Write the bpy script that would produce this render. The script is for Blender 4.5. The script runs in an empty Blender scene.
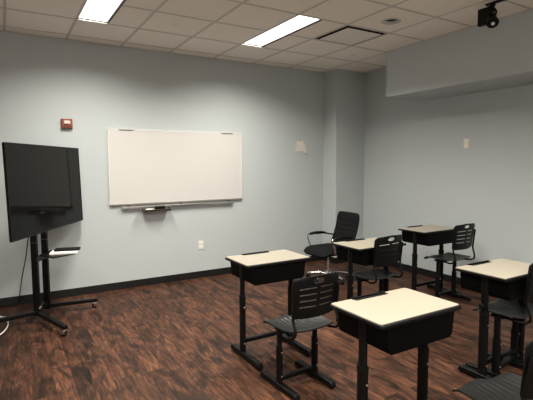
import bpy, bmesh, math, random
from mathutils import Vector, Matrix
random.seed(7)
PI = math.pi
col = bpy.context.scene.collection
T = 0.6096                       # ceiling module
H = 3.009                        # ceiling height
XR, XS, ZS, YS = 5.018, 4.3147, 2.4295, -1.4527
PX, PY = 4.43, -0.319
X0, Y0 = 0.0808, -0.2165         # ceiling grid origin
XL, YB = -2.4, -8.2

# ------------------------------------------------------------------ materials
def nt(name):
    m = bpy.data.materials.new(name); m.use_nodes = True
    t = m.node_tree; b = t.nodes['Principled BSDF']
    return m, t, b
def lk(t, a, b): t.links.new(a, b)
def plain(name, rgb, rough=.5, metal=0., bump=0., scale=60., var=.0, spec=.5):
    m, t, b = nt(name)
    b.inputs['Base Color'].default_value = (*rgb, 1)
    b.inputs['Roughness'].default_value = rough
    b.inputs['Metallic'].default_value = metal
    b.inputs['Specular IOR Level'].default_value = spec
    tc = t.nodes.new('ShaderNodeTexCoord')
    n = t.nodes.new('ShaderNodeTexNoise'); n.inputs['Scale'].default_value = scale; n.inputs['Detail'].default_value = 3
    lk(t, tc.outputs['Object'], n.inputs['Vector'])
    if var > 0:
        mx = t.nodes.new('ShaderNodeMix'); mx.data_type = 'RGBA'
        mx.inputs[6].default_value = (*[c*(1-var) for c in rgb], 1)
        mx.inputs[7].default_value = (*[min(1, c*(1+var)) for c in rgb], 1)
        lk(t, n.outputs['Fac'], mx.inputs[0]); lk(t, mx.outputs[2], b.inputs['Base Color'])
    if bump > 0:
        bp = t.nodes.new('ShaderNodeBump'); bp.inputs['Strength'].default_value = bump; bp.inputs['Distance'].default_value = .003
        lk(t, n.outputs['Fac'], bp.inputs['Height']); lk(t, bp.outputs['Normal'], b.inputs['Normal'])
    return m
M = {}
M['wall'] = plain('wall_paint', (.442, .480, .490), .62, bump=.06, scale=120, var=.012, spec=.3)
M['soffit'] = plain('wall_paint_bulkhead', (.442, .480, .490), .62, spec=.3)
M['wall_bounce'] = plain('unseen_wall_bounce_paint', (.74, .74, .72), .65, spec=.3)  # unseen walls made paler to bounce extra light onto the ceiling
M['base'] = plain('baseboard_vinyl', (.006, .006, .006), .45, spec=.4)
M['black_plastic'] = plain('black_moulded_plastic', (.0035, .0035, .0036), .45, bump=.15, scale=350, spec=.16)
M['seat_plastic'] = plain('black_seat_plastic', (.0075, .008, .0078), .40, bump=.2, scale=300, spec=.30)
M['black_metal'] = plain('black_powder_coated_steel', (.003, .003, .003), .38, bump=.05, scale=500, spec=.16)
M['box'] = plain('black_book_box_plastic', (.0018, .0018, .0019), .5, spec=.06)
M['fabric'] = plain('black_mesh_fabric', (.0055, .0055, .006), .8, bump=.5, scale=500, spec=.12)
M['laminate'] = plain('cream_laminate', (.290, .262, .208), .38, var=.015, scale=25)
M['chrome'] = plain('chrome', (.75, .75, .74), .16, 1.)
M['steel'] = plain('brushed_aluminium', (.42, .41, .39), .35, 1., bump=.05, scale=200)
M['clip'] = plain('pale_grey_clip', (.50, .49, .47), .4, .2)
M['rail'] = plain('satin_aluminium_rail', (.34, .33, .31), .4, .6)
M['steel_dark'] = plain('grey_aluminium', (.16, .155, .15), .45, .8)
M['whiteboard'] = plain('whiteboard_enamel', (.555, .545, .535), .3, var=.008, scale=3)
M['white_plastic'] = plain('white_plastic', (.78, .76, .70), .4)
M['ivory'] = plain('ivory_plastic', (.72, .69, .60), .4)
M['red'] = plain('red_alarm_plastic', (.23, .05, .033), .4, var=.05)
M['red_dark'] = plain('dark_red_grille', (.10, .02, .015), .5)
M['lens'] = plain('clear_strobe_lens', (.75, .62, .55), .15)
M['paper'] = plain('paper', (.82, .80, .75), .7)
M['tvscreen'] = plain('glossy_lcd_screen', (.004, .004, .004), .06, spec=.06)
M['tvbezel'] = plain('black_gloss_bezel', (.004, .004, .004), .3, spec=.1)
M['plaster'] = plain('torn_plaster', (.66, .62, .57), .85, bump=.5, scale=60, var=.12)
M['guard'] = plain('vinyl_corner_guard', (.50, .52, .52), .4)
M['dark'] = plain('dark_cavity', (.015, .013, .011), .8)
M['grid'] = plain('ceiling_grid_metal', (.56, .53, .48), .55)
M['panel'] = plain('diffuser_panel', (.80, .77, .71), .6)
M['trimwhite'] = plain('fixture_white_enamel', (.55, .53, .49), .4)
M['glass_can'] = plain('can_reflector', (.75, .73, .70), .3, .6)

def ceiling_mat():
    m, t, b = nt('acoustic_tile')
    tc = t.nodes.new('ShaderNodeTexCoord')
    n = t.nodes.new('ShaderNodeTexNoise'); n.inputs['Scale'].default_value = 90; n.inputs['Detail'].default_value = 6
    n2 = t.nodes.new('ShaderNodeTexNoise'); n2.inputs['Scale'].default_value = 2.2; n2.inputs['Detail'].default_value = 3
    v = t.nodes.new('ShaderNodeTexVoronoi'); v.inputs['Scale'].default_value = 160
    for q in (n, n2, v): lk(t, tc.outputs['Object'], q.inputs['Vector'])
    r = t.nodes.new('ShaderNodeValToRGB')
    r.color_ramp.elements[0].position = .30; r.color_ramp.elements[0].color = (.85, .805, .73, 1)
    r.color_ramp.elements[1].position = .60; r.color_ramp.elements[1].color = (.92, .88, .81, 1)
    lk(t, n.outputs['Fac'], r.inputs['Fac'])
    mx = t.nodes.new('ShaderNodeMix'); mx.data_type = 'RGBA'; mx.blend_type = 'MULTIPLY'; mx.inputs[0].default_value = .05
    lk(t, r.outputs['Color'], mx.inputs[6]); lk(t, n2.outputs['Fac'], mx.inputs[7]); lk(t, mx.outputs[2], b.inputs['Base Color'])
    bp = t.nodes.new('ShaderNodeBump'); bp.inputs['Strength'].default_value = .35; bp.inputs['Distance'].default_value = .003
    lk(t, v.outputs['Distance'], bp.inputs['Height']); lk(t, bp.outputs['Normal'], b.inputs['Normal'])
    b.inputs['Roughness'].default_value = .9; b.inputs['Specular IOR Level'].default_value = .1
    return m
M['ceiling'] = ceiling_mat()

def floor_mat():
    m, t, b = nt('wood_plank_floor')
    N = t.nodes.new
    tc = N('ShaderNodeTexCoord')
    mp = N('ShaderNodeMapping'); mp.inputs['Rotation'].default_value = (0, 0, PI/2)
    lk(t, tc.outputs['Object'], mp.inputs['Vector'])
    br = N('ShaderNodeTexBrick')
    br.inputs['Color1'].default_value = (0, 0, 0, 1); br.inputs['Color2'].default_value = (1, 1, 1, 1)
    br.inputs['Mortar'].default_value = (.5, .5, .5, 1)
    br.inputs['Scale'].default_value = 1; br.inputs['Brick Width'].default_value = 1.2; br.inputs['Row Height'].default_value = .125
    br.inputs['Mortar Size'].default_value = .0012; br.inputs['Bias'].default_value = 0; br.offset = .37
    lk(t, mp.outputs['Vector'], br.inputs['Vector'])
    # per plank shift of the grain
    sh = N('ShaderNodeVectorMath'); sh.operation = 'MULTIPLY_ADD'
    lk(t, br.outputs['Color'], sh.inputs[0]); sh.inputs[1].default_value = (3.1, 17.3, 5.7)
    lk(t, tc.outputs['Object'], sh.inputs[2])
    def noise(sc, scale, detail, rough=.6, dist=0.):
        q = N('ShaderNodeMapping'); q.inputs['Scale'].default_value = sc
        lk(t, sh.outputs[0], q.inputs['Vector'])
        n = N('ShaderNodeTexNoise'); n.inputs['Scale'].default_value = scale; n.inputs['Detail'].default_value = detail
        n.inputs['Roughness'].default_value = rough; n.inputs['Distortion'].default_value = dist
        lk(t, q.outputs['Vector'], n.inputs['Vector']); return n
    grain = noise((15, 1.5, 1), 2.0, 9, .70, 1.5)
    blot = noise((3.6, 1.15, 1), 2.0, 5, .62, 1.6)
    fine = noise((90, 5, 1), 1.6, 3, .6, .3)
    r = N('ShaderNodeValToRGB'); e = r.color_ramp.elements
    e[0].position = .33; e[0].color = (.028, .0145, .0105, 1)
    e[1].position = .70; e[1].color = (.255, .120, .062, 1)
    for pos, c in ((.44, (.070, .033, .021, 1)), (.54, (.122, .055, .032, 1)), (.62, (.175, .079, .044, 1))):
        x = e.new(pos); x.color = c
    lk(t, grain.outputs['Fac'], r.inputs['Fac'])
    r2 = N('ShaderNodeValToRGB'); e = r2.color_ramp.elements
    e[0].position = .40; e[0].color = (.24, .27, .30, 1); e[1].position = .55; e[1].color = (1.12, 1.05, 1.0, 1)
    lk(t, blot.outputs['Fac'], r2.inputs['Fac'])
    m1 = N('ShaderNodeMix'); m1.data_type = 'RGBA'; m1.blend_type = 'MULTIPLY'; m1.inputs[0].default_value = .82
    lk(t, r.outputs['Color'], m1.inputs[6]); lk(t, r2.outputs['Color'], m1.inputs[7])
    tone = N('ShaderNodeMapRange'); tone.inputs['To Min'].default_value = .78; tone.inputs['To Max'].default_value = 1.2
    lk(t, br.outputs['Color'], tone.inputs['Value'])
    m2 = N('ShaderNodeMix'); m2.data_type = 'RGBA'; m2.blend_type = 'MULTIPLY'; m2.inputs[0].default_value = 1
    lk(t, m1.outputs[2], m2.inputs[6]); lk(t, tone.outputs['Result'], m2.inputs[7])
    ft = N('ShaderNodeMapRange'); ft.inputs['To Min'].default_value = .72; ft.inputs['To Max'].default_value = 1.28
    lk(t, fine.outputs['Fac'], ft.inputs['Value'])
    m3 = N('ShaderNodeMix'); m3.data_type = 'RGBA'; m3.blend_type = 'MULTIPLY'; m3.inputs[0].default_value = 1
    lk(t, m2.outputs[2], m3.inputs[6]); lk(t, ft.outputs['Result'], m3.inputs[7])
    m4 = N('ShaderNodeMix'); m4.data_type = 'RGBA'; m4.inputs[7].default_value = (.012, .006, .004, 1)
    lk(t, br.outputs['Fac'], m4.inputs[0]); lk(t, m3.outputs[2], m4.inputs[6])
    hs = N('ShaderNodeHueSaturation'); hs.inputs['Value'].default_value = .61; hs.inputs['Saturation'].default_value = 1.0
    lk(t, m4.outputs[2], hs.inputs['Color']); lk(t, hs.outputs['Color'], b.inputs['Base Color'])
    b.inputs['Roughness'].default_value = .52; b.inputs['Specular IOR Level'].default_value = .14
    bp = N('ShaderNodeBump'); bp.inputs['Strength'].default_value = .25; bp.inputs['Distance'].default_value = .002
    lk(t, grain.outputs['Fac'], bp.inputs['Height']); lk(t, bp.outputs['Normal'], b.inputs['Normal'])
    return m
M['floor'] = floor_mat()
def emit(name, rgb, s):
    m = bpy.data.materials.new(name); m.use_nodes = True; t = m.node_tree
    b = t.nodes['Principled BSDF']; b.inputs['Base Color'].default_value = (.8, .8, .8, 1)
    b.inputs['Emission Color'].default_value = (*rgb, 1); b.inputs['Emission Strength'].default_value = s
    return m
LIGHTCOL = (1.0, .945, .845)
M['diffuser'] = emit('lit_troffer_diffuser', (1., .97, .92), 2.6)

# ------------------------------------------------------------------ geometry helpers
def obj(name, bm, mat, parent=None, smooth=False, bevel=0, loc=None, rot=None, seg=2):
    me = bpy.data.meshes.new(name)
    bmesh.ops.recalc_face_normals(bm, faces=bm.faces[:])
    bm.to_mesh(me); bm.free()
    me.materials.append(M[mat] if isinstance(mat, str) else mat)
    if smooth:
        for p in me.polygons: p.use_smooth = True
        me.set_sharp_from_angle(angle=math.radians(38))
    o = bpy.data.objects.new(name, me); col.objects.link(o)
    if parent: o.parent = parent
    if loc: o.location = loc
    if rot: o.rotation_euler = rot
    if bevel:
        b = o.modifiers.new('bevel', 'BEVEL'); b.width = bevel; b.segments = seg; b.limit_method = 'ANGLE'; b.angle_limit = math.radians(40)
        for p in me.polygons: p.use_smooth = True
        me.set_sharp_from_angle(angle=math.radians(38))
    return o
def tag(o, label=None, cat=None, group=None, kind=None):
    if label: o['label'] = label
    if cat: o['category'] = cat
    if group: o['group'] = group
    if kind: o['kind'] = kind
    return o
def thing(name, label, cat, loc=(0, 0, 0), rz=0, group=None):
    o = bpy.data.objects.new(name, None); col.objects.link(o); o.empty_display_size = .1
    o.location = loc; o.rotation_euler = (0, 0, rz)
    return tag(o, label, cat, group)
def dup(root, loc, rz, label, group=None):
    def cp(o, par):
        c = o.copy(); col.objects.link(c)
        if par: c.parent = par
        for ch in list(o.children): cp(ch, c)
        return c
    r = cp(root, None); r.location = loc; r.rotation_euler = (0, 0, rz); r['label'] = label
    if group: r['group'] = group
    return r
def box(bm, x0, x1, y0, y1, z0, z1, mtx=None):
    v = [bm.verts.new((x, y, z)) for x in (x0, x1) for y in (y0, y1) for z in (z0, z1)]
    if mtx: 
        for q in v: q.co = mtx @ q.co
    for f in ((0,1,3,2),(4,6,7,5),(0,4,5,1),(2,3,7,6),(0,2,6,4),(1,5,7,3)): bm.faces.new([v[i] for i in f])
    return v
def newbox(*a, mtx=None):
    bm = bmesh.new(); box(bm, *a, mtx=mtx); return bm
def prism(bm, pts, axis, a, b):
    """closed 2D outline swept along axis from a to b"""
    def P(u, v, w): return {'x': (w, u, v), 'y': (u, w, v), 'z': (u, v, w)}[axis]
    r0 = [bm.verts.new(P(u, v, a)) for u, v in pts]; r1 = [bm.verts.new(P(u, v, b)) for u, v in pts]
    n = len(pts)
    for i in range(n): bm.faces.new((r0[i], r0[(i+1) % n], r1[(i+1) % n], r1[i]))
    bm.faces.new(r0[::-1]); bm.faces.new(r1)
def oval(rx, ry, n=20, cx=0, cy=0, pw=2.6):
    o = []
    for i in range(n):
        a = 2*PI*i/n; c, s = math.cos(a), math.sin(a)
        o.append((cx+rx*math.copysign(abs(c)**(2/pw), c), cy+ry*math.copysign(abs(s)**(2/pw), s)))
    return o
def rrect(w, h, r, n=5, cx=0, cy=0):
    o = []
    for sx, sy, a0 in ((1,1,0),(-1,1,PI/2),(-1,-1,PI),(1,-1,1.5*PI)):
        for i in range(n+1):
            a = a0+PI/2*i/n
            o.append((cx+sx*(w/2-r)+r*math.cos(a), cy+sy*(h/2-r)+r*math.sin(a)))
    return o
def smooth_path(pts, n=6):
    P = [Vector(p) for p in pts]; P = [P[0]*2-P[1]]+P+[P[-1]*2-P[-2]]; out = []
    for i in range(1, len(P)-2):
        for k in range(n):
            t = k/n; a, b, c, d = P[i-1], P[i], P[i+1], P[i+2]
            out.append(.5*((2*b)+(-a+c)*t+(2*a-5*b+4*c-d)*t*t+(-a+3*b-3*c+d)*t**3))
    out.append(P[-2]); return out
def tube(bm, pts, r, n=10, sm=True, ry=None):
    P = smooth_path(pts) if sm else [Vector(p) for p in pts]
    ry = ry or r; rings = []
    up = Vector((0, 0, 1)); prev = None
    for i, p in enumerate(P):
        d = (P[min(i+1, len(P)-1)]-P[max(i-1, 0)]).normalized()
        if prev is None:
            s = d.cross(up)
            if s.length < .05: s = d.cross(Vector((0, 1, 0)))
            s.normalize()
        else:
            s = (prev-d*prev.dot(d)).normalized()
        prev = s; w = s.cross(d).normalized()
        rings.append([bm.verts.new(p+s*r*math.cos(2*PI*k/n)+w*ry*math.sin(2*PI*k/n)) for k in range(n)])
    for a, b in zip(rings, rings[1:]):
        for k in range(n): bm.faces.new((a[k], a[(k+1) % n], b[(k+1) % n], b[k]))
    bm.faces.new(rings[0][::-1]); bm.faces.new(rings[-1])
def newtube(*a, **k):
    bm = bmesh.new(); tube(bm, *a, **k); return bm
def lathe(bm, prof, n=20, mtx=None):
    """profile (r,z) revolved about z"""
    rings = []
    for r, z in prof:
        rings.append([bm.verts.new((r*math.cos(2*PI*k/n), r*math.sin(2*PI*k/n), z)) for k in range(n)])
    for a, b in zip(rings, rings[1:]):
        for k in range(n): bm.faces.new((a[k], a[(k+1) % n], b[(k+1) % n], b[k]))
    bm.faces.new(rings[0][::-1]); bm.faces.new(rings[-1])
    if mtx:
        for ring in rings:
            for v in ring: v.co = mtx @ v.co
def newlathe(prof, n=20, mtx=None):
    bm = bmesh.new(); lathe(bm, prof, n, mtx); return bm
def grid_shell(nx, ny, f, thick, hole=None):
    """surface f(u,v) for u,v in 0..1 given a thickness; hole(i,j) drops cells"""
    bm = bmesh.new()
    vs = [[bm.verts.new(f(i/nx, j/ny)) for j in range(ny+1)] for i in range(nx+1)]
    for i in range(nx):
        for j in range(ny):
            if hole and hole(i, j): continue
            bm.faces.new((vs[i][j], vs[i+1][j], vs[i+1][j+1], vs[i][j+1]))
    loose = [v for v in bm.verts if not v.link_faces]
    for v in loose: bm.verts.remove(v)
    bmesh.ops.recalc_face_normals(bm, faces=bm.faces[:])
    bmesh.ops.solidify(bm, geom=bm.faces[:], thickness=thick)
    return bm
def struct(name, bm, mat, parent=None, **k):
    o = obj(name, bm, mat, parent, **k)
    if not parent: o['kind'] = 'structure'
    return o

# ------------------------------------------------------------------ the room
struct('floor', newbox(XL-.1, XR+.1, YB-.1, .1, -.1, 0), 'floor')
struct('wall_back', newbox(XL-.1, XR+.1, 0, .1, 0, H+.02), 'wall')
struct('wall_right', newbox(XR, XR+.1, YB-.1, 0, 0, H+.02), 'wall')
struct('wall_left', newbox(XL-.1, XL, YB-.1, 0, 0, H+.02), 'wall_bounce')
struct('wall_front', newbox(XL, XR, YB-.1, YB, 0, H+.02), 'wall_bounce')
struct('wall_column', newbox(PX, XR, PY, 0, 0, H), 'wall')
struct('wall_soffit', newbox(XS, XR, YB, YS, ZS, H), 'soffit')
BBH, BBT = .094, .008
bm = newbox(XL, PX-BBT, -BBT, 0, 0, BBH); struct('baseboard_back', bm, 'base', bevel=.003)
bm = bmesh.new(); box(bm, PX-BBT, PX, PY-BBT, 0, 0, BBH); box(bm, PX, XR, PY-BBT, PY, 0, BBH)
struct('baseboard_column', bm, 'base')
struct('baseboard_right', newbox(XR-BBT, XR, YB, PY-BBT, 0, BBH), 'base', bevel=.003)
struct('baseboard_left', newbox(XL, XL+BBT, YB, 0, 0, BBH), 'base')
struct('baseboard_front', newbox(XL, XR, YB, YB+BBT, 0, BBH), 'base')
# vinyl corner guard on the lower part of the column edge
bm = bmesh.new(); box(bm, PX-.003, PX, PY-.003, PY+.022, BBH, 1.21); box(bm, PX, PX+.022, PY-.003, PY, BBH, 1.21)
struct('trim_1', bm, 'guard')

# ceiling with openings for the fixtures
FW = .3048
fixtures = [(X0+T, Y0-T), (X0+4*T, Y0-T), (X0+T, Y0-6*T), (X0+4*T, Y0-6*T), (X0-2*T, Y0-6*T), (X0+T, Y0-10*T), (X0+4*T, Y0-10*T), (X0-2*T, Y0-10*T)]
holes = [(x, x+FW, y-2*T, y) for x, y in fixtures]
vx, vy = X0+5*T, Y0-2*T
holes.append((vx, vx+T, vy-T, vy))
cx, cy, cr = 3.447, -2.345, .078
holes.append((cx-cr, cx+cr, cy-cr, cy+cr))
xs = sorted({XL, XR} | {h[0] for h in holes} | {h[1] for h in holes})
ys = sorted({YB, 0.} | {h[2] for h in holes} | {h[3] for h in holes})
bm = bmesh.new()
for xa, xb in zip(xs, xs[1:]):
    for ya, yb in zip(ys, ys[1:]):
        mx_, my_ = (xa+xb)/2, (ya+yb)/2
        if any(h[0] < mx_ < h[1] and h[2] < my_ < h[3] for h in holes): continue
        box(bm, xa, xb, ya, yb, H, H+.018)
ceil = struct('ceiling', bm, 'ceiling')
bm = bmesh.new(); hw, dz = .012, .004
i = -6
while X0+i*T < XR:
    x = X0+i*T; i += 1
    if x-hw < XL: continue
    segs = [(YB, 0.)]
    for h in holes:
        if h[0] < x-hw and x+hw < h[1]:
            segs = [s for a, b in segs for s in ((a, min(b, h[2])), (max(a, h[3]), b)) if s[1] > s[0]]
    for a, b in segs: box(bm, x-hw, x+hw, a, b, H-dz, H+.001)
j = 0
while Y0-j*T > YB+.02:
    y = Y0-j*T; j += 1
    segs = [(XL, XR)]
    for h in holes:
        if h[2] < y-hw and y+hw < h[3]:
            segs = [s for a, b in segs for s in ((a, min(b, h[0])), (max(a, h[1]), b)) if s[1] > s[0]]
    for a, b in segs: box(bm, a, b, y-hw, y+hw, H-dz-.0005, H+.001)
obj('ceiling_grid', bm, 'grid', ceil)
bm = bmesh.new()
box(bm, XL, PX, -.022, 0, H-.004, H); box(bm, XR-.022, XR, YS, PY, H-.004, H); box(bm, XS-.022, XS, YB, YS, H-.004, H)
box(bm, PX-.022, PX, PY-.022, 0, H-.004, H); box(bm, PX, XR, PY-.022, PY, H-.004, H)
obj('wall_angle', bm, 'grid', ceil)

# ------------------------------------------------------------------ recessed lights
def make_troffer(label, group):
    t = thing('ceiling_light', label, 'ceiling light', group=group)
    W, L = FW, 2*T; rec = .028
    bm = bmesh.new()
    for a in ((0, .008, -L, 0), (W-.008, W, -L, 0), (.008, W-.008, -.008, 0), (.008, W-.008, -L, -L+.008)):
        box(bm, a[0], a[1], a[2], a[3], -.001, rec)
    obj('housing', bm, 'dark', t)
    bm = bmesh.new(); s = .008
    for a in ((s, s+.012, -L+s, -s), (W-s-.012, W-s, -L+s, -s), (s+.012, W-s-.012, -s-.012, -s), (s+.012, W-s-.012, -L+s, -L+s+.012)):
        box(bm, a[0], a[1], a[2], a[3], .010, rec)
    obj('door_frame', bm, 'trimwhite', t)
    s = .020
    obj('diffuser', newbox(s, W-s, -L+s, -s, .012, rec), 'diffuser', t)
    l = bpy.data.lights.new('fluorescent_tubes', 'AREA'); l.shape = 'RECTANGLE'; l.size = W-2*s-.01; l.size_y = L-2*s-.01
    l.energy = TROFFER_W; l.color = LIGHTCOL; l.spread = math.radians(SPREAD)
    o = bpy.data.objects.new('fluorescent_tubes', l); col.objects.link(o); o.parent = t; o.location = (W/2, -L/2, .009)
    return t
TROFFER_W, SPREAD = 70, 146
tl = make_troffer('lit narrow ceiling light at the upper left, cut off by the top of the picture', 'recessed ceiling lights')
tl.location = (*fixtures[0], H)
dup(tl, (*fixtures[1], H), 0, 'lit narrow ceiling light in mid ceiling left of the square vent')
for k, s in ((2, 'unseen lit ceiling light added over the nearest floor, outside the picture on the left'), (3, 'unseen lit ceiling light added above the front desks, outside the picture'),
             (4, 'unseen lit ceiling light added beside the left wall, outside the picture'), (5, 'unseen lit ceiling light added behind the viewer, middle one'),
             (6, 'unseen lit ceiling light added behind the viewer near the bulkhead'), (7, 'unseen lit ceiling light added behind the viewer by the left wall')):
    dup(tl, (*fixtures[k], H), 0, s)  # these are added out of view so the room gets enough light

# square vent: dropped panel inside a dark opening
t = thing('ceiling_vent', 'square ceiling air vent with dropped flat panel and dark gap around it', 'vent', (vx+T/2, vy-T/2, H))
bm = bmesh.new(); h = T/2
for a in ((-h, -h+.02, -h, h), (h-.02, h, -h, h), (-h+.02, h-.02, -h, -h+.02), (-h+.02, h-.02, h-.02, h)): box(bm, *a, -.005, .10)
obj('frame', bm, 'grid', t)
obj('duct', newbox(-h+.02, h-.02, -h+.02, h-.02, .06, .10), 'dark', t)
bm = bmesh.new()
for a in ((-h+.02, -h+.023, -h+.02, h-.02), (h-.023, h-.02, -h+.02, h-.02), (-h+.023, h-.023, -h+.02, -h+.023), (-h+.023, h-.023, h-.023, h-.02)): box(bm, *a, .0, .06)
obj('duct_lining', bm, 'dark', t)
obj('panel', newbox(-h+.062, h-.062, -h+.062, h-.062, -.014, -.008), 'panel', t, bevel=.002)
for x in (-.15, .15):
    for y in (-.15, .15): obj('panel_bracket', newbox(x-.01, x+.01, y-.01, y+.01, -.008, .06), 'dark', t)

# recessed can light (off)
t = thing('recessed_downlight', 'round unlit recessed downlight in ceiling between vent and track spotlight', 'downlight', (cx, cy, H))
bm = bmesh.new(); n = 32
prof = [(.074, .0), (.098, .0), (.100, -.003), (.096, -.007), (.076, -.005), (.070, .0), (.070, .012), (.074, .012)]
rings = [[bm.verts.new((r*math.cos(2*PI*k/n), r*math.sin(2*PI*k/n), z)) for k in range(n)] for r, z in prof]
for a, b in zip(rings, rings[1:]+rings[:1]):
    for k in range(n): bm.faces.new((a[k], a[(k+1) % n], b[(k+1) % n], b[k]))
obj('trim_ring', bm, 'trimwhite', t, smooth=True)
bm = bmesh.new()
rings = [[bm.verts.new((r*math.cos(2*PI*k/n), r*math.sin(2*PI*k/n), z)) for k in range(n)] for r, z in ((.071, .002), (.066, .05), (.045, .09), (.03, .10))]
for a, b in zip(rings, rings[1:]):
    for k in range(n): bm.faces.new((a[k], a[(k+1) % n], b[(k+1) % n], b[k]))
bm.faces.new(rings[-1]); obj('reflector', bm, 'glass_can', t, smooth=True)
obj('bulb', newlathe([(.005, .03), (.03, .04), (.034, .055), (.02, .085), (.015, .1)], 20), 'trimwhite', t, smooth=True)
box_ = bmesh.new()
obj('can_housing', newlathe([(.077, .0185), (.077, .11), (.01, .112)], 24), 'dark', t)

for (x, y, s) in ((1.60, -1.15, 'small round sprinkler cover plate on ceiling between the two lit lights'), (4.041, -1.115, 'small round sprinkler cover plate on ceiling beyond the square vent')):
    tag(obj('sprinkler_cover', newlathe([(.036, 0), (.040, -.003), (.038, -.006), (.024, -.007), (.022, -.013), (.012, -.016)], 24), 'panel', loc=(x, y, H), smooth=True), s, 'sprinkler', 'sprinkler covers on the ceiling')

# track light
t = thing('track_spotlight', 'black track spotlight hanging from ceiling near the upper right corner', 'spotlight', (3.83, -3.16, H))
obj('track', newbox(-.018, .018, -1.6, .02, -.02, -.0047), 'black_metal', t, bevel=.002)
obj('track_end_cap', newbox(-.02, .02, .02, .032, -.022, -.0047), 'black_plastic', t, bevel=.002)
sp = obj('driver_box', newbox(-.022, .022, -.035, .105, -.185, -.035), 'black_plastic', t, bevel=.004)
obj('stem', newbox(-.012, .012, -.045, -.005, -.036, -.0195), 'black_metal', t)
hd = Matrix.Translation((-.03, -.045, -.175)) @ Vector((-.50, -.48, -.72)).to_track_quat('Z', 'Y').to_matrix().to_4x4()
hs = obj('lamp_head', newlathe([(.012, -.075), (.036, -.07), (.042, -.05), (.046, .015), (.050, .02), (.050, .04), (.044, .045)], 28, hd), 'black_metal', t, smooth=True)
obj('lamp_face', newlathe([(.038, .0455), (.036, .047), (.01, .0475)], 24, hd), 'tvbezel', hs, smooth=True)
obj('lamp_bulb', newlathe([(.016, .047), (.014, .052), (.006, .054)], 18, hd), 'white_plastic', hs, smooth=True)
obj('yoke', newtube([(.0, -.02, -.04), (-.01, -.065, -.09), (-.02, -.065, -.13), (-.03, -.045, -.16)], .009), 'black_metal', t, smooth=True)

# ------------------------------------------------------------------ whiteboard wall
t = thing('whiteboard', 'large wall mounted whiteboard with thin frame', 'whiteboard', (1.11, 0, 1.078))
WW, WH = 1.832, .922
obj('panel', newbox(.004, WW-.004, -.020, -.004, .006, WH-.004), 'whiteboard', t)
bm = bmesh.new(); box(bm, 0, .005, -.023, 0, 0, WH); box(bm, WW-.005, WW, -.023, 0, 0, WH); box(bm, .005, WW-.005, -.023, 0, WH-.005, WH)
obj('frame', bm, 'white_plastic', t, bevel=.001)
obj('bottom_rail', newbox(-.004, WW+.004, -.030, 0, -.013, .006), 'rail', t, bevel=.002)
for x in (.225, 1.605):
    obj('top_clip', newbox(x-.085, x+.085, -.034, -.0, WH-.002, WH+.014), 'clip', t, bevel=.003)
# pen rail hanging below
t = thing('marker_rail', 'long grey metal rail mounted under the whiteboard', 'rail', (1.245, 0, 1.03))
obj('rail', newbox(0, 1.555, -.045, -.020, -.014, .014), 'rail', t, bevel=.003)
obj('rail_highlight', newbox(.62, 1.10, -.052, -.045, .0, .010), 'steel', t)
for x in (.10, .80, 1.50): obj('bracket', newbox(x-.014, x+.014, -.030, 0, -.010, .034), 'steel_dark', t, bevel=.002)
t = thing('marker_tray', 'grey marker tray on the rail under the whiteboard', 'tray', (1.675, -.0455, .985))
bm = bmesh.new()
prism(bm, [(.0, .045), (-.004, .045), (-.004, .004), (-.07, .004), (-.088, .016), (-.092, .014), (-.074, -.010), (-.0, -.010)], 'x', -.18, .17)
obj('tray', bm, 'steel_dark', t, bevel=.0008)
for x in (-.182, .168):
    bm = bmesh.new(); prism(bm, [(0, .045), (0, -.010), (-.074, -.010), (-.092, .016)], 'x', x, x+.004); obj('end_cap', bm, 'steel_dark', t)
er = thing('board_eraser', 'black board eraser lying in the marker tray', 'eraser', (1.715, -.093, .9895))
obj('grip', newbox(-.062, .062, -.022, .022, .014, .048), 'black_plastic', er, bevel=.006)
obj('felt', newbox(-.060, .060, -.020, .020, .0, .014), 'fabric', er)
mk = thing('whiteboard_marker', 'white whiteboard marker lying left of the black eraser', 'marker', (1.583, -.09, 1.012))
R90 = Matrix.Rotation(PI/2, 4, 'Y')
obj('barrel', newlathe([(.008, -.05), (.010, -.048), (.010, .02), (.008, .022)], 16, R90), 'white_plastic', mk, smooth=True)
obj('cap', newlathe([(.010, .022), (.0112, .024), (.0112, .052), (.007, .056)], 16, R90), 'steel', mk, smooth=True)
mk.location.z = .9895+.0115

def wall_plate(name, label, cat, loc, rz, duplex=True, group=None):
    t = thing(name, label, cat, loc, rz, group)
    bm = bmesh.new(); prism(bm, rrect(.072, .116, .006), 'y', -.006, 0)
    obj('cover_plate', bm, 'ivory', t, bevel=.002)
    if duplex:
        for z in (-.025, .025):
            bm = bmesh.new(); prism(bm, rrect(.034, .030, .008, cy=z), 'y', -.0095, -.0055); s = obj('socket', bm, 'white_plastic', t)
            bm = bmesh.new(); box(bm, -.009, -.006, -.0101, -.0092, z-.003, z+.008); box(bm, .006, .009, -.0101, -.0092, z-.003, z+.006); box(bm, -.003, .003, -.0101, -.0092, z-.011, z-.006)
            obj('slots', bm, 'dark', s)
    else:
        obj('toggle_frame', newbox(-.012, .012, -.008, -.0055, -.026, .026), 'white_plastic', t)
        obj('toggle', newbox(-.006, .006, -.016, -.0078, -.014, .012), 'white_plastic', t, bevel=.002)
    return t
wall_plate('wall_outlet', 'ivory duplex outlet low on the wall right below the whiteboard', 'outlet', (2.306, 0, .456), 0)
wall_plate('wall_switch', 'small ivory switch plate high on the right wall', 'switch', (XR, -2.144, 1.818), -PI/2, False)

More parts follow.
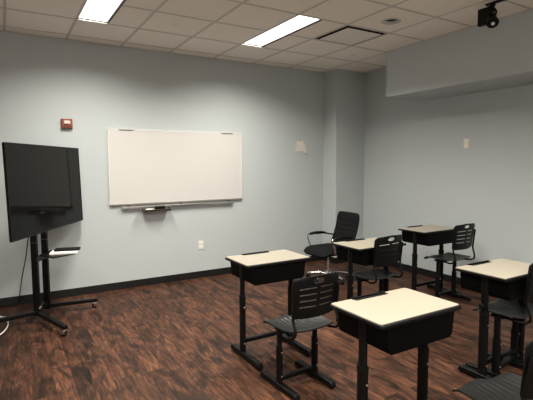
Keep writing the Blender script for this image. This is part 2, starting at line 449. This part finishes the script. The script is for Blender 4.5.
# fire alarm
t = thing('fire_alarm', 'red fire alarm strobe on the wall above the television', 'fire alarm', (.66, 0, 2.047))
obj('back_box', newbox(-.061, .061, -.030, 0, -.056, .056), 'red_dark', t, bevel=.004)
f = obj('face', newbox(-.059, .059, -.044, -.030, -.054, .054), 'red', t, bevel=.006)
obj('strobe_lens', newlathe([(.046, -.0), (.046, .006), (.034, .018), (.008, .024)], 4, Matrix.Translation((0, -.044, .012)) @ Matrix.Diagonal((1.05, 1, .62, 1)) @ Matrix.Rotation(PI/2, 4, 'X') @ Matrix.Rotation(PI/4, 4, 'Z')), 'lens', t)
bm = bmesh.new()
for k in range(5): box(bm, -.048, .048, -.0455, -.0435, -.047+k*.006, -.0445+k*.006)
obj('horn_grille', bm, 'red_dark', t)

# torn patch of wall covering
def patch():
    bm = bmesh.new(); out = [(-.085, -.085), (-.075, -.01), (-.045, .07), (-.022, .098), (.012, .10), (.04, .085), (.072, .03), (.09, -.04), (.115, -.085), (.04, -.078), (-.02, -.082)]
    prism(bm, out, 'y', -.003, 0); return bm
t = thing('torn_wall_patch', 'torn pale triangular patch on the wall left of the column', 'wall patch', (3.99, 0, 1.846))
obj('bare_plaster', patch(), 'plaster', t)
def curl(p0, p1, d, mat='guard'):
    p0, p1 = Vector(p0), Vector(p1)
    def f(u, v):
        p = p0.lerp(p1, u); a = v*1.9
        return (p.x+d[0]*math.sin(a)*.5, -.003-.020*(1-math.cos(a))*math.sin(PI*min(1, .15+u*.85)), p.z+d[1]*math.sin(a)*.5)
    o = obj('peeling_flap', grid_shell(8, 6, f, .0012), mat, t, smooth=True)
curl((-.088, 0, -.085), (-.05, 0, .075), (-.05, .01), 'paper'); curl((.05, 0, -.080), (.115, 0, -.085), (.02, -.06)); curl((-.045, 0, .07), (.03, 0, .10), (-.03, .04), 'paper')

# ------------------------------------------------------------------ television and its stand
YAW = 1.043
tv = thing('television', 'large black flat screen television turned sideways on a rolling stand', 'television', (.400, -.752, 1.342), YAW)
tv.rotation_euler = (math.radians(-1.5), 0, YAW)
TW, TH = 1.475, .84
bm = bmesh.new()
for a in ((-TW/2, -TW/2+.010, -TH/2, TH/2), (TW/2-.010, TW/2, -TH/2, TH/2), (-TW/2+.010, TW/2-.010, TH/2-.010, TH/2), (-TW/2+.010, TW/2-.010, -TH/2, -TH/2+.016)):
    box(bm, a[0], a[1], -.001, .016, a[2], a[3])
obj('bezel', bm, 'tvbezel', tv)
obj('screen', newbox(-TW/2+.010, TW/2-.010, .002, .010, -TH/2+.016, TH/2-.010), 'tvscreen', tv)
obj('back_cover', newbox(-TW/2+.004, TW/2-.004, .016, .026, -TH/2+.002, TH/2-.002), 'black_plastic', tv, bevel=.006)
bm = bmesh.new()
vs = box(bm, -.50, .50, .026, .075, -.33, .20)
obj('rear_housing', bm, 'black_plastic', tv, bevel=.015)

tdir = Vector((math.cos(YAW), math.sin(YAW), 0)); ndir = Vector((math.sin(YAW), -math.cos(YAW), 0))
cen = Vector((.391, -.766, 0))-ndir*.145
pc = Vector((.285, -.640, 0))
st = thing('television_stand', 'black two pole rolling television stand with small shelf', 'stand', (pc.x, pc.y, 0), YAW)
def L(v, z=None):     # world point -> stand local
    d = Vector((v[0]-pc.x, v[1]-pc.y, 0)); return Vector((d.dot(tdir), d.dot(-ndir), v[2] if z is None else z))
for s in (-1, 1):
    po = obj('pole', newbox(s*.105-.019, s*.105+.019, -.03, .03, .06, 1.62), 'black_metal', st, bevel=.004)
    for z in (.80, .97): obj('height_collar', newbox(s*.105-.0205, s*.105+.0205, -.0315, .0315, z, z+.004), 'steel_dark', po)
obj('lower_brace', newbox(-.086, .086, -.02, .02, .09, .14), 'black_metal', st, bevel=.003)
obj('upper_brace', newbox(-.086, .086, -.02, .02, 1.55, 1.59), 'black_metal', st, bevel=.003)
c_ = L((.391, -.766, 0))
bm = bmesh.new()
for z in (1.20, 1.45): box(bm, -.33+c_.x, .33+c_.x, -.042, -.030, z, z+.05)
for x in (-.25+c_.x, .25+c_.x): box(bm, x-.02, x+.02, c_.y+.078, -.042, 1.12, 1.53)
obj('mounting_bracket', bm, 'black_metal', st)
p1, p2 = Vector((-.105, 0, 0)), Vector((.105, 0, 0))
def barm(a, b, w, z0, z1):
    a, b = Vector((a[0], a[1], 0)), Vector((b[0], b[1], 0)); d = (b-a).normalized(); s = Vector((-d.y, d.x, 0))*w/2
    bm = bmesh.new(); q = [a+s, b+s, b-s, a-s]
    lo = [bm.verts.new((*v.xy, z0)) for v in q]; hi = [bm.verts.new((*v.xy, z1)) for v in q]
    for i in range(4): bm.faces.new((lo[i], lo[(i+1) % 4], hi[(i+1) % 4], hi[i]))
    bm.faces.new(lo[::-1]); bm.faces.new(hi); return bm
ends = [(p1, L((.425, -1.33, 0))), (p2, L((.83, -.60, 0))), (p1, L((-.26, -.83, 0))), (p2, L((.36, -.13, 0)))]
for a, b in ends:
    lg = obj('base_leg', barm(a, b, .045, .070, .108), 'black_metal', st, bevel=.004)
    d = (b-a).normalized(); c = b-d*.03
    mt = Matrix.Translation((c.x, c.y, 0)) @ Matrix.Rotation(math.atan2(d.y, d.x)+.4, 4, 'Z')
    bm = bmesh.new(); lathe(bm, [(.012, .050), (.012, .072)], 12, mt)
    box(bm, -.018, .018, -.017, -.014, .022, .055, mtx=mt); box(bm, -.018, .018, .014, .017, .022, .055, mtx=mt); box(bm, -.018, .018, -.014, .014, .050, .055, mtx=mt)
    cs = obj('caster', bm, 'chrome', st)
    obj('wheel', newlathe([(.018, -.0115), (.025, -.009), (.025, .009), (.018, .0115)], 20, mt @ Matrix.Translation((-.006, 0, .025)) @ Matrix.Rotation(PI/2, 4, 'X')), 'black_plastic', cs, smooth=True)
obj('hub_bolt', newlathe([(.020, 0), (.020, .006), (.012, .012)], 14, Matrix.Translation((-.105, -.03, .135)) @ Matrix.Rotation(PI/2, 4, 'X')), 'chrome', st, smooth=True)
# shelf : outline through seen points
sz = .675
sh = [L((.270, -.735, 0)), L((.38, -.96, 0)), L((.60, -.84, 0)), L((.66, -.60, 0)), L((.42, -.49, 0))]
bm = bmesh.new(); prism(bm, [(v.x, v.y) for v in sh], 'z', sz-.012, sz)
obj('shelf', bm, 'black_metal', st, bevel=.003)
bm = bmesh.new(); box(bm, -.17, .17, -.052, -.03, sz-.06, sz-.012); obj('shelf_bracket', bm, 'black_metal', st)
def sheet(name, label, cat, cx_, cy_, w, d, z0, z1, ang, mat, bev=0):
    return tag(obj(name, newbox(-w/2, w/2, -d/2, d/2, 0, z1-z0), mat, loc=(cx_, cy_, z0), rot=(0, 0, ang), bevel=bev), label, cat)
sheet('paper_stack', 'white papers lying on the shelf of the television stand', 'paper', .51, -.745, .26, .20, sz+.0005, sz+.016, YAW-PI/2+.25, 'paper')
sheet('media_player', 'flat black box lying on the white papers on the stand shelf', 'media player', .535, -.72, .24, .12, sz+.0165, sz+.036, YAW-PI/2+.25, 'black_plastic', .004)
# cables
tag(obj('power_cord', newtube([(.22, -.60, .95), (.19, -.56, .82), (.165, -.40, .6), (.125, -.20, .34), (.10, -.06, .13), (.09, -.03, .03), (.05, -.05, .006), (-.1, -.04, .006)], .005, 8), 'black_plastic', smooth=True),
    'thin black cord hanging down behind the television to the floor', 'cord')
lp = []
for k in range(0, 23):
    a = 2*PI*k/20; lp.append((-.19+.165*math.cos(a), -.70+.37*math.sin(a), .006+.0007*k))
tag(obj('white_cable', newtube(lp+[(-.3, -.3, .006), (-.5, -.1, .006)], .006, 8), 'white_plastic', smooth=True), 'white cable looped on the floor at the left edge', 'cable')

# ------------------------------------------------------------------ student desk
def make_desk(label):
    t = thing('student_desk', label, 'desk', group='student desks')
    Z = .795; w, d, ox = .60, .40, .02
    # black tray carrying the top
    bm = bmesh.new(); prism(bm, rrect(w+.014, d+.010, .022, cx=ox), 'z', Z-.022, Z-.004)
    obj('desk_frame', bm, 'black_plastic', t, bevel=.003)
    # cream top with pencil notch on the far edge
    n0, n1, dep = -.150, .125, .042
    o = []
    r = .018
    def arc(cx_, cy_, a0, a1, rr, n=5): return [(cx_+rr*math.cos(a0+(a1-a0)*i/n), cy_+rr*math.sin(a0+(a1-a0)*i/n)) for i in range(n+1)]
    W, D = w/2-.001, d/2-.001
    o += arc(W-r, D-r, 0, PI/2, r)
    o += [(n1, D), (n1-.012, D-dep), (n0+.012, D-dep), (n0, D)]
    o += arc(-W+r, D-r, PI/2, PI, r)+arc(-W+r, -D+.010+r, PI, 1.5*PI, r)+arc(W-r, -D+.010+r, 1.5*PI, 2*PI, r)
    bm = bmesh.new(); prism(bm, [(a+ox, b) for a, b in o], 'z', Z-.0042, Z+.0005)
    obj('desktop', bm, 'laminate', t)
    bm = bmesh.new(); box(bm, ox+n0+.008, ox+n1-.008, D-dep+.002, D-.004, Z-.0042, Z-.0020); box(bm, ox+n0+.002, ox+n1-.002, D-.004, D+.004, Z-.0042, Z+.006)
    obj('pencil_groove', bm, 'black_plastic', t)
    bm = bmesh.new(); tube(bm, [(ox-W+.01, -D+.003, Z-.010), (ox+W-.01, -D+.003, Z-.010)], .010, 12, False); obj('front_edge_bar', bm, 'black_plastic', t, smooth=True)
    # book box : open to the front
    bw, by0, by1, zt, zb = .258, -.190, .175, Z-.022, Z-.165
    def prof(x, zz): return [(-x, zt), (-x+.012, zb+.035), (-x+.035, zb), (x-.035, zb), (x-.012, zb+.035), (x, zt)]
    outer = [(-bw, zt), (-bw+.012, zb+.03), (-bw+.020, zb+.010), (-bw+.036, zb), (bw-.036, zb), (bw-.020, zb+.010), (bw-.012, zb+.03), (bw, zt)]
    inner = [(-bw+.006, zt), (-bw+.018, zb+.032), (-bw+.026, zb+.015), (-bw+.040, zb+.006), (bw-.040, zb+.006), (bw-.026, zb+.015), (bw-.018, zb+.032), (bw-.006, zt)]
    bm = bmesh.new()
    def ring(pts, y): return [bm.verts.new((a+.010, y, b)) for a, b in pts]
    o0, o1, i0, i1 = ring(outer, by0), ring(outer, by1), ring(inner, by0), ring(inner, by1-.006)
    n = len(outer)
    for i in range(n-1):
        bm.faces.new((o0[i], o0[i+1], o1[i+1], o1[i])); bm.faces.new((i0[i+1], i0[i], i1[i], i1[i+1])); bm.faces.new((o0[i], i0[i], i0[i+1], o0[i+1]))
    bm.faces.new(o1); bm.faces.new(i1[::-1])
    bm.faces.new((o0[0], o1[0], i1[0], i0[0])); bm.faces.new((o0[-1], i0[-1], i1[-1], o1[-1])); bm.faces.new((o1[0], o1[-1], i1[-1], i1[0]))
    obj('book_box', bm, 'box', t)
    bm = bmesh.new(); prism(bm, [(a*.995+.010, b) for a, b in outer], 'y', by0-.004, by0+.002); obj('front_panel', bm, 'box', t)
    # legs
    for s in (-1, 1):
        x = s*.236
        bm = bmesh.new(); prism(bm, oval(.015, .027, 20, x, -.02), 'z', .45, zt)
        lg = obj('leg', bm, 'black_metal', t, smooth=True)
        bm = bmesh.new(); prism(bm, oval(.020, .033, 20, x, -.02), 'z', .045, .50)
        obj('leg_sleeve', bm, 'black_metal', lg, smooth=True)
        bm = bmesh.new(); prism(bm, oval(.0215, .035, 20, x, -.02), 'z', .485, .515); obj('sleeve_collar', bm, 'black_plastic', lg, smooth=True)
        for z in (.12, .42): obj('bolt', newlathe([(.007, 0), (.007, .004), (.003, .006)], 10, Matrix.Translation((x, -.053, z)) @ Matrix.Rotation(PI/2, 4, 'X')), 'steel', lg)
        bm = bmesh.new(); prism(bm, [(-.315, .010), (-.310, .040), (-.298, .052), (.145, .052), (.158, .040), (.164, .010)], 'x', x-.023, x+.023)
        ft = obj('foot', bm, 'black_metal', t, bevel=.005)
        for y in (-.29, .14): obj('glide', newlathe([(.016, 0), (.018, .004), (.018, .014)], 14, Matrix.Translation((x, y, 0))), 'black_plastic', ft)
    bm = bmesh.new(); box(bm, -.23, .23, -.036, -.004, .118, .152); obj('stretcher', bm, 'black_metal', t, bevel=.004)
    obj('clamp_knob', newlathe([(.010, 0), (.010, .015), (.020, .017), (.021, .028), (.014, .032)], 16, Matrix.Translation((-.250, -.02, .56)) @ Matrix.Rotation(-PI/2, 4, 'Y')), 'black_plastic', t, smooth=True)
    obj('bag_hook', newtube([(ox+w/2-.03, -.12, Z-.026), (ox+w/2+.015, -.12, Z-.030), (ox+w/2+.022, -.12, Z-.018)], .006, 8), 'black_plastic', t, smooth=True)
    return t
ZD = 0
dA = make_desk('cream topped black student desk nearest the whiteboard, at the left of the group')
dA.location = (1.853, -2.52, 0)
dB = dup(dA, (1.812, -3.955, 0), 0, 'cream topped black student desk in the front centre, its legs cut off at the bottom')
dC = dup(dA, (3.032, -2.485, 0), 0, 'cream topped black student desk right in front of the office chair')
dD = dup(dA, (4.327, -2.145, 0), 0, 'cream topped black student desk farthest back, beside the right wall')
dup(dA, (3.147, -3.775, 0), 0, 'cream topped black student desk at the right edge with a chair at its near side')

for q in (dA, dB, dC, dD):          # only the desk at the right edge shows a clamp knob
    for ch in list(q.children):
        if ch.name.startswith('clamp_knob') : bpy.data.objects.remove(ch)

# ------------------------------------------------------------------ student chair
SZ = .445
def make_chair(label, SZ, name='student_chair', BW=.395, gap=.10):
    t = thing(name, label, 'chair', group='student chairs')
    w, d = .402, .38
    def seat(u, v):
        a = (u-.5)*2; b = (v-.5)*2               # a across, b front(+)
        hw_ = w/2*(1-.10*max(0, -b)**2)*(1-.06*max(0, b)**6)
        x = a*hw_
        y = b*d/2 - .022*max(0, b)*a**4*1.0 + .012*max(0, -b)*a*a
        z = SZ + .010*abs(a)**3 - .016*(1-a*a)*(1-b*b)
        z += .012*max(0, b)**3*math.cos(a*PI*1.5) - .030*max(0, b-.72)/.28*.9 + .014*max(0, -b-.5)
        z -= .0022*(1 if int((u*22)) % 2 else 0)*(1 if .12 < u < .88 and .10 < v < .86 else 0)
        return (x, y, z)
    obj('seat', grid_shell(44, 20, seat, .010), 'seat_plastic', t, smooth=True)
    z0, z1 = SZ+gap, SZ+gap+.278
    bh = z1-z0; nx, ny = 32, 34
    def back(u, v):
        a = (u-.5)*2; rr = .14
        hw_ = BW/2*(.93+.07*v)
        if v > 1-rr: hw_ -= .034*(1-math.sqrt(max(0, 1-((v-1+rr)/rr)**2)))
        if v < .10: hw_ -= .022*(1-math.sqrt(max(0, 1-((.10-v)/.10)**2)))
        z = z0+bh*v + .010*(1-a*a)*(v-.2)
        y = -d/2+.005 - .030*v - .034*(1-a*a) + .0
        return (a*hw_, y, z)
    def hole(i, j):
        if j in (29, 30) and 12 <= i <= 19: return True
        if j == 31 and 13 <= i <= 18: return True
        if j == 28 and 13 <= i <= 18: return True
        if j in (24, 19, 14, 9) and (4 <= i <= 14 or 17 <= i <= 27): return True
        return False
    b = obj('backrest', grid_shell(nx, ny, back, .011, hole), 'black_plastic', t, smooth=True)
    for s in (-1, 1):
        x = s*(BW/2-.012)
        obj('back_tube', newtube([(s*.13, .05, SZ-.028), (s*.155, -.08, SZ-.028), (x, -d/2+.02, SZ-.024), (x, -d/2-.026, SZ-.004), (x, -d/2-.034, SZ+.035), (x, -d/2-.012, SZ+gap-.01),
              (x, -d/2-.012, z0+.03), (x*.985, -d/2-.030, z0+bh*.62), (x*.97, -d/2-.034, z0+bh*.74)], .0095, 10), 'black_metal', t, smooth=True)
        px = s*.157
        bm = bmesh.new(); prism(bm, oval(.013, .023, 20, px, 0), 'z', .26, SZ-.020)
        lg = obj('leg', bm, 'black_metal', t, smooth=True)
        bm = bmesh.new(); prism(bm, oval(.0175, .029, 20, px, 0), 'z', .045, .30); obj('leg_sleeve', bm, 'black_metal', lg, smooth=True)
        for z in (.10, .27): obj('bolt', newlathe([(.006, 0), (.006, .004), (.003, .006)], 10, Matrix.Translation((px, -.029, z)) @ Matrix.Rotation(PI/2, 4, 'X')), 'steel', lg)
        bm = bmesh.new(); prism(bm, [(-.215, .010), (-.210, .038), (-.198, .049), (.205, .049), (.217, .038), (.222, .010)], 'x', px-.022, px+.022)
        ft = obj('foot', bm, 'black_metal', t, bevel=.005)
        for y in (-.19, .20): obj('glide', newlathe([(.015, 0), (.017, .003), (.017, .012)], 14, Matrix.Translation((px, y, 0))), 'black_plastic', ft)
    bm = bmesh.new(); box(bm, -.145, .145, -.016, .016, .060, .092); obj('stretcher', bm, 'black_metal', t, bevel=.004)
    bm = bmesh.new(); box(bm, -.165, .165, -.05, .05, SZ-.040, SZ-.024); obj('seat_support', bm, 'black_metal', t, bevel=.003)
    return t
cA = make_chair('low black plastic chair behind the desk nearest the whiteboard', .455)
cA.location = (1.752, -3.125, 0); cA.rotation_euler.z = math.radians(2)
dup(cA, (2.06, -4.47, 0), math.radians(-5), 'low black plastic chair at the bottom right corner, mostly cut off')
cB = make_chair('taller black plastic chair at the desk in front of the office chair', .50, gap=.122)
cB.location = (3.032, -2.535, 0); cB.rotation_euler.z = math.radians(5)
dup(cB, (4.34, -2.41, 0), math.radians(3), 'taller black plastic chair beside the right wall, at the farthest desk')
dup(cB, (3.172, -3.81, 0), math.radians(8), 'taller black plastic chair cut off by the right edge, drawn up to the desk there')

# ------------------------------------------------------------------ office chair
t = thing('office_chair', 'black padded office chair with armrests and chrome base in front of the column', 'office chair', (3.72, -1.03, 0), math.radians(-180)+PI/2*0)
# local +x is the way it faces
def cushion(u, v):
    a, b = (u-.5)*2, (v-.5)*2
    e = max(abs(a), abs(b))
    s = (1-abs(a)**6*.10*abs(b)**4)
    return (b*.25*s, a*.25*s, .0)
def pad(nx, ny, w, d, th, f, pw=3.2):
    """closed pillow: w across (y), d along (x) mapped through f(x,y,z)"""
    bm = bmesh.new(); top = {}; bot = {}
    for i in range(nx+1):
        for j in range(ny+1):
            a, b = -1+2*i/nx, -1+2*j/ny
            # round the square towards a superellipse
            k = (abs(a)**8+abs(b)**8)**(1/8) if (a or b) else 0
            m = max(abs(a), abs(b)); q = (m/k if k else 1)
            x, y = b*q*d/2, a*q*w/2
            h = th/2*(1-m**pw)**(1/2.4)
            top[i, j] = bm.verts.new(f(x, y, h))
            bot[i, j] = top[i, j] if m > .999 else bm.verts.new(f(x, y, -h))
    for i in range(nx):
        for j in range(ny):
            bm.faces.new((top[i, j], top[i+1, j], top[i+1, j+1], top[i, j+1]))
            bm.faces.new((bot[i, j], bot[i, j+1], bot[i+1, j+1], bot[i+1, j]))
    return bm
obj('seat', pad(24, 24,   .50, .50, .12, lambda x, y, z: (x+.02, y, .415+z-.035*max(0, (x-.10)/.15)**2)), 'fabric', t, smooth=True)
def bk(x, y, z):      # x runs up the back, y across, z thickness toward +x
    s = x+.245
    rib = .005*math.cos(2*PI*s/.065) if (abs(y) < .19 and z > 0 and .08 < s < .40) else 0
    return (-.215-.16*s/.49*.9 + .05*math.sin(PI*s/.49)*-.5+z+rib - .10*(y*y)*-1.2, y, .435+s*.96)
obj('backrest', pad(40, 24, .46, .49, .055, bk), 'fabric', t, smooth=True)
obj('back_support', newtube([(.0, 0, .37), (-.20, 0, .37), (-.27, 0, .41), (-.30, 0, .55), (-.325, 0, .67)], .016, 10, ry=.03), 'black_plastic', t, smooth=True)
for s in (-1, 1):
    ar = obj('armrest', pad(8, 20, .055, .30, .035, lambda x, y, z, s=s: (x-.02, s*.265+y, .615+z-.015*(x/.15)**2)), 'black_plastic', t, smooth=True)
    obj('arm_support', newtube([(.05, s*.20, .385), (.09, s*.255, .41), (.125, s*.268, .50), (.15, s*.265, .592), (.09, s*.265, .598)], .011, 10, ry=.008), 'chrome', ar, smooth=True)
    obj('arm_brace', newtube([(.0, s*.265, .600), (-.13, s*.262, .600), (-.20, s*.245, .585), (-.245, s*.20, .58)], .011, 10), 'black_plastic', ar, smooth=True)
obj('tilt_mechanism', newbox(-.12, .14, -.10, .10, .345, .390), 'black_plastic', t, bevel=.01)
obj('tilt_lever', newtube([(.02, -.10, .36), (.02, -.20, .355), (.03, -.26, .35)], .006, 8), 'chrome', t, smooth=True)
gl = obj('gas_lift', newlathe([(.026, .09), (.026, .25), (.020, .252), (.020, .27), (.014, .272), (.014, .35)], 20), 'chrome', t, smooth=True)
hb = obj('base_hub', newlathe([(.036, .07), (.040, .075), (.040, .125), (.03, .132)], 20), 'chrome', t, smooth=True)
for k in range(5):
    a = 2*PI*k/5+.35; ca, sa = math.cos(a), math.sin(a)
    ba = obj('base_arm', newtube([(.03*ca, .03*sa, .10), (.14*ca, .14*sa, .098), (.24*ca, .24*sa, .085), (.29*ca, .29*sa, .072)], .017, 10, ry=.013), 'chrome', t, smooth=True)
    mt = Matrix.Translation((.285*ca, .285*sa, 0)) @ Matrix.Rotation(a+1.0, 4, 'Z')
    bm = bmesh.new(); lathe(bm, [(.008, .03), (.008, .068)], 10, mt)
    for s in (-1, 1): lathe(bm, [(.018, s*.006), (.026, s*.010), (.026, s*.022), (.018, s*.026)], 18, mt @ Matrix.Translation((-.01, 0, .026)) @ Matrix.Rotation(PI/2, 4, 'X'))
    obj('caster', bm, 'black_plastic', t, smooth=True)

# ------------------------------------------------------------------ world, camera, view
w = bpy.data.worlds.new('World'); bpy.context.scene.world = w; w.use_nodes = True
w.node_tree.nodes['Background'].inputs[0].default_value = (.02, .02, .02, 1)
w.node_tree.nodes['Background'].inputs[1].default_value = 0.
cd = bpy.data.cameras.new('camera'); co = bpy.data.objects.new('camera', cd); col.objects.link(co)
yaw, pit, roll = 0.5385, -0.082, -0.0041
F = Vector((math.sin(yaw)*math.cos(pit), math.cos(yaw)*math.cos(pit), math.sin(pit)))
R = Vector((math.cos(yaw), -math.sin(yaw), 0)); U = R.cross(F)
R2 = math.cos(roll)*R+math.sin(roll)*U; U2 = -math.sin(roll)*R+math.cos(roll)*U
m = Matrix((R2, U2, -F)).transposed().to_4x4(); m.translation = (0, -5.6339, 1.5728)
co.matrix_world = m
cd.sensor_width = 36; cd.lens = 36*439.83/533; cd.clip_start = .05
s = bpy.context.scene; s.camera = co
s.view_settings.view_transform = 'Standard'; s.view_settings.look = 'None'; s.view_settings.gamma = 1
s.view_settings.exposure = 0
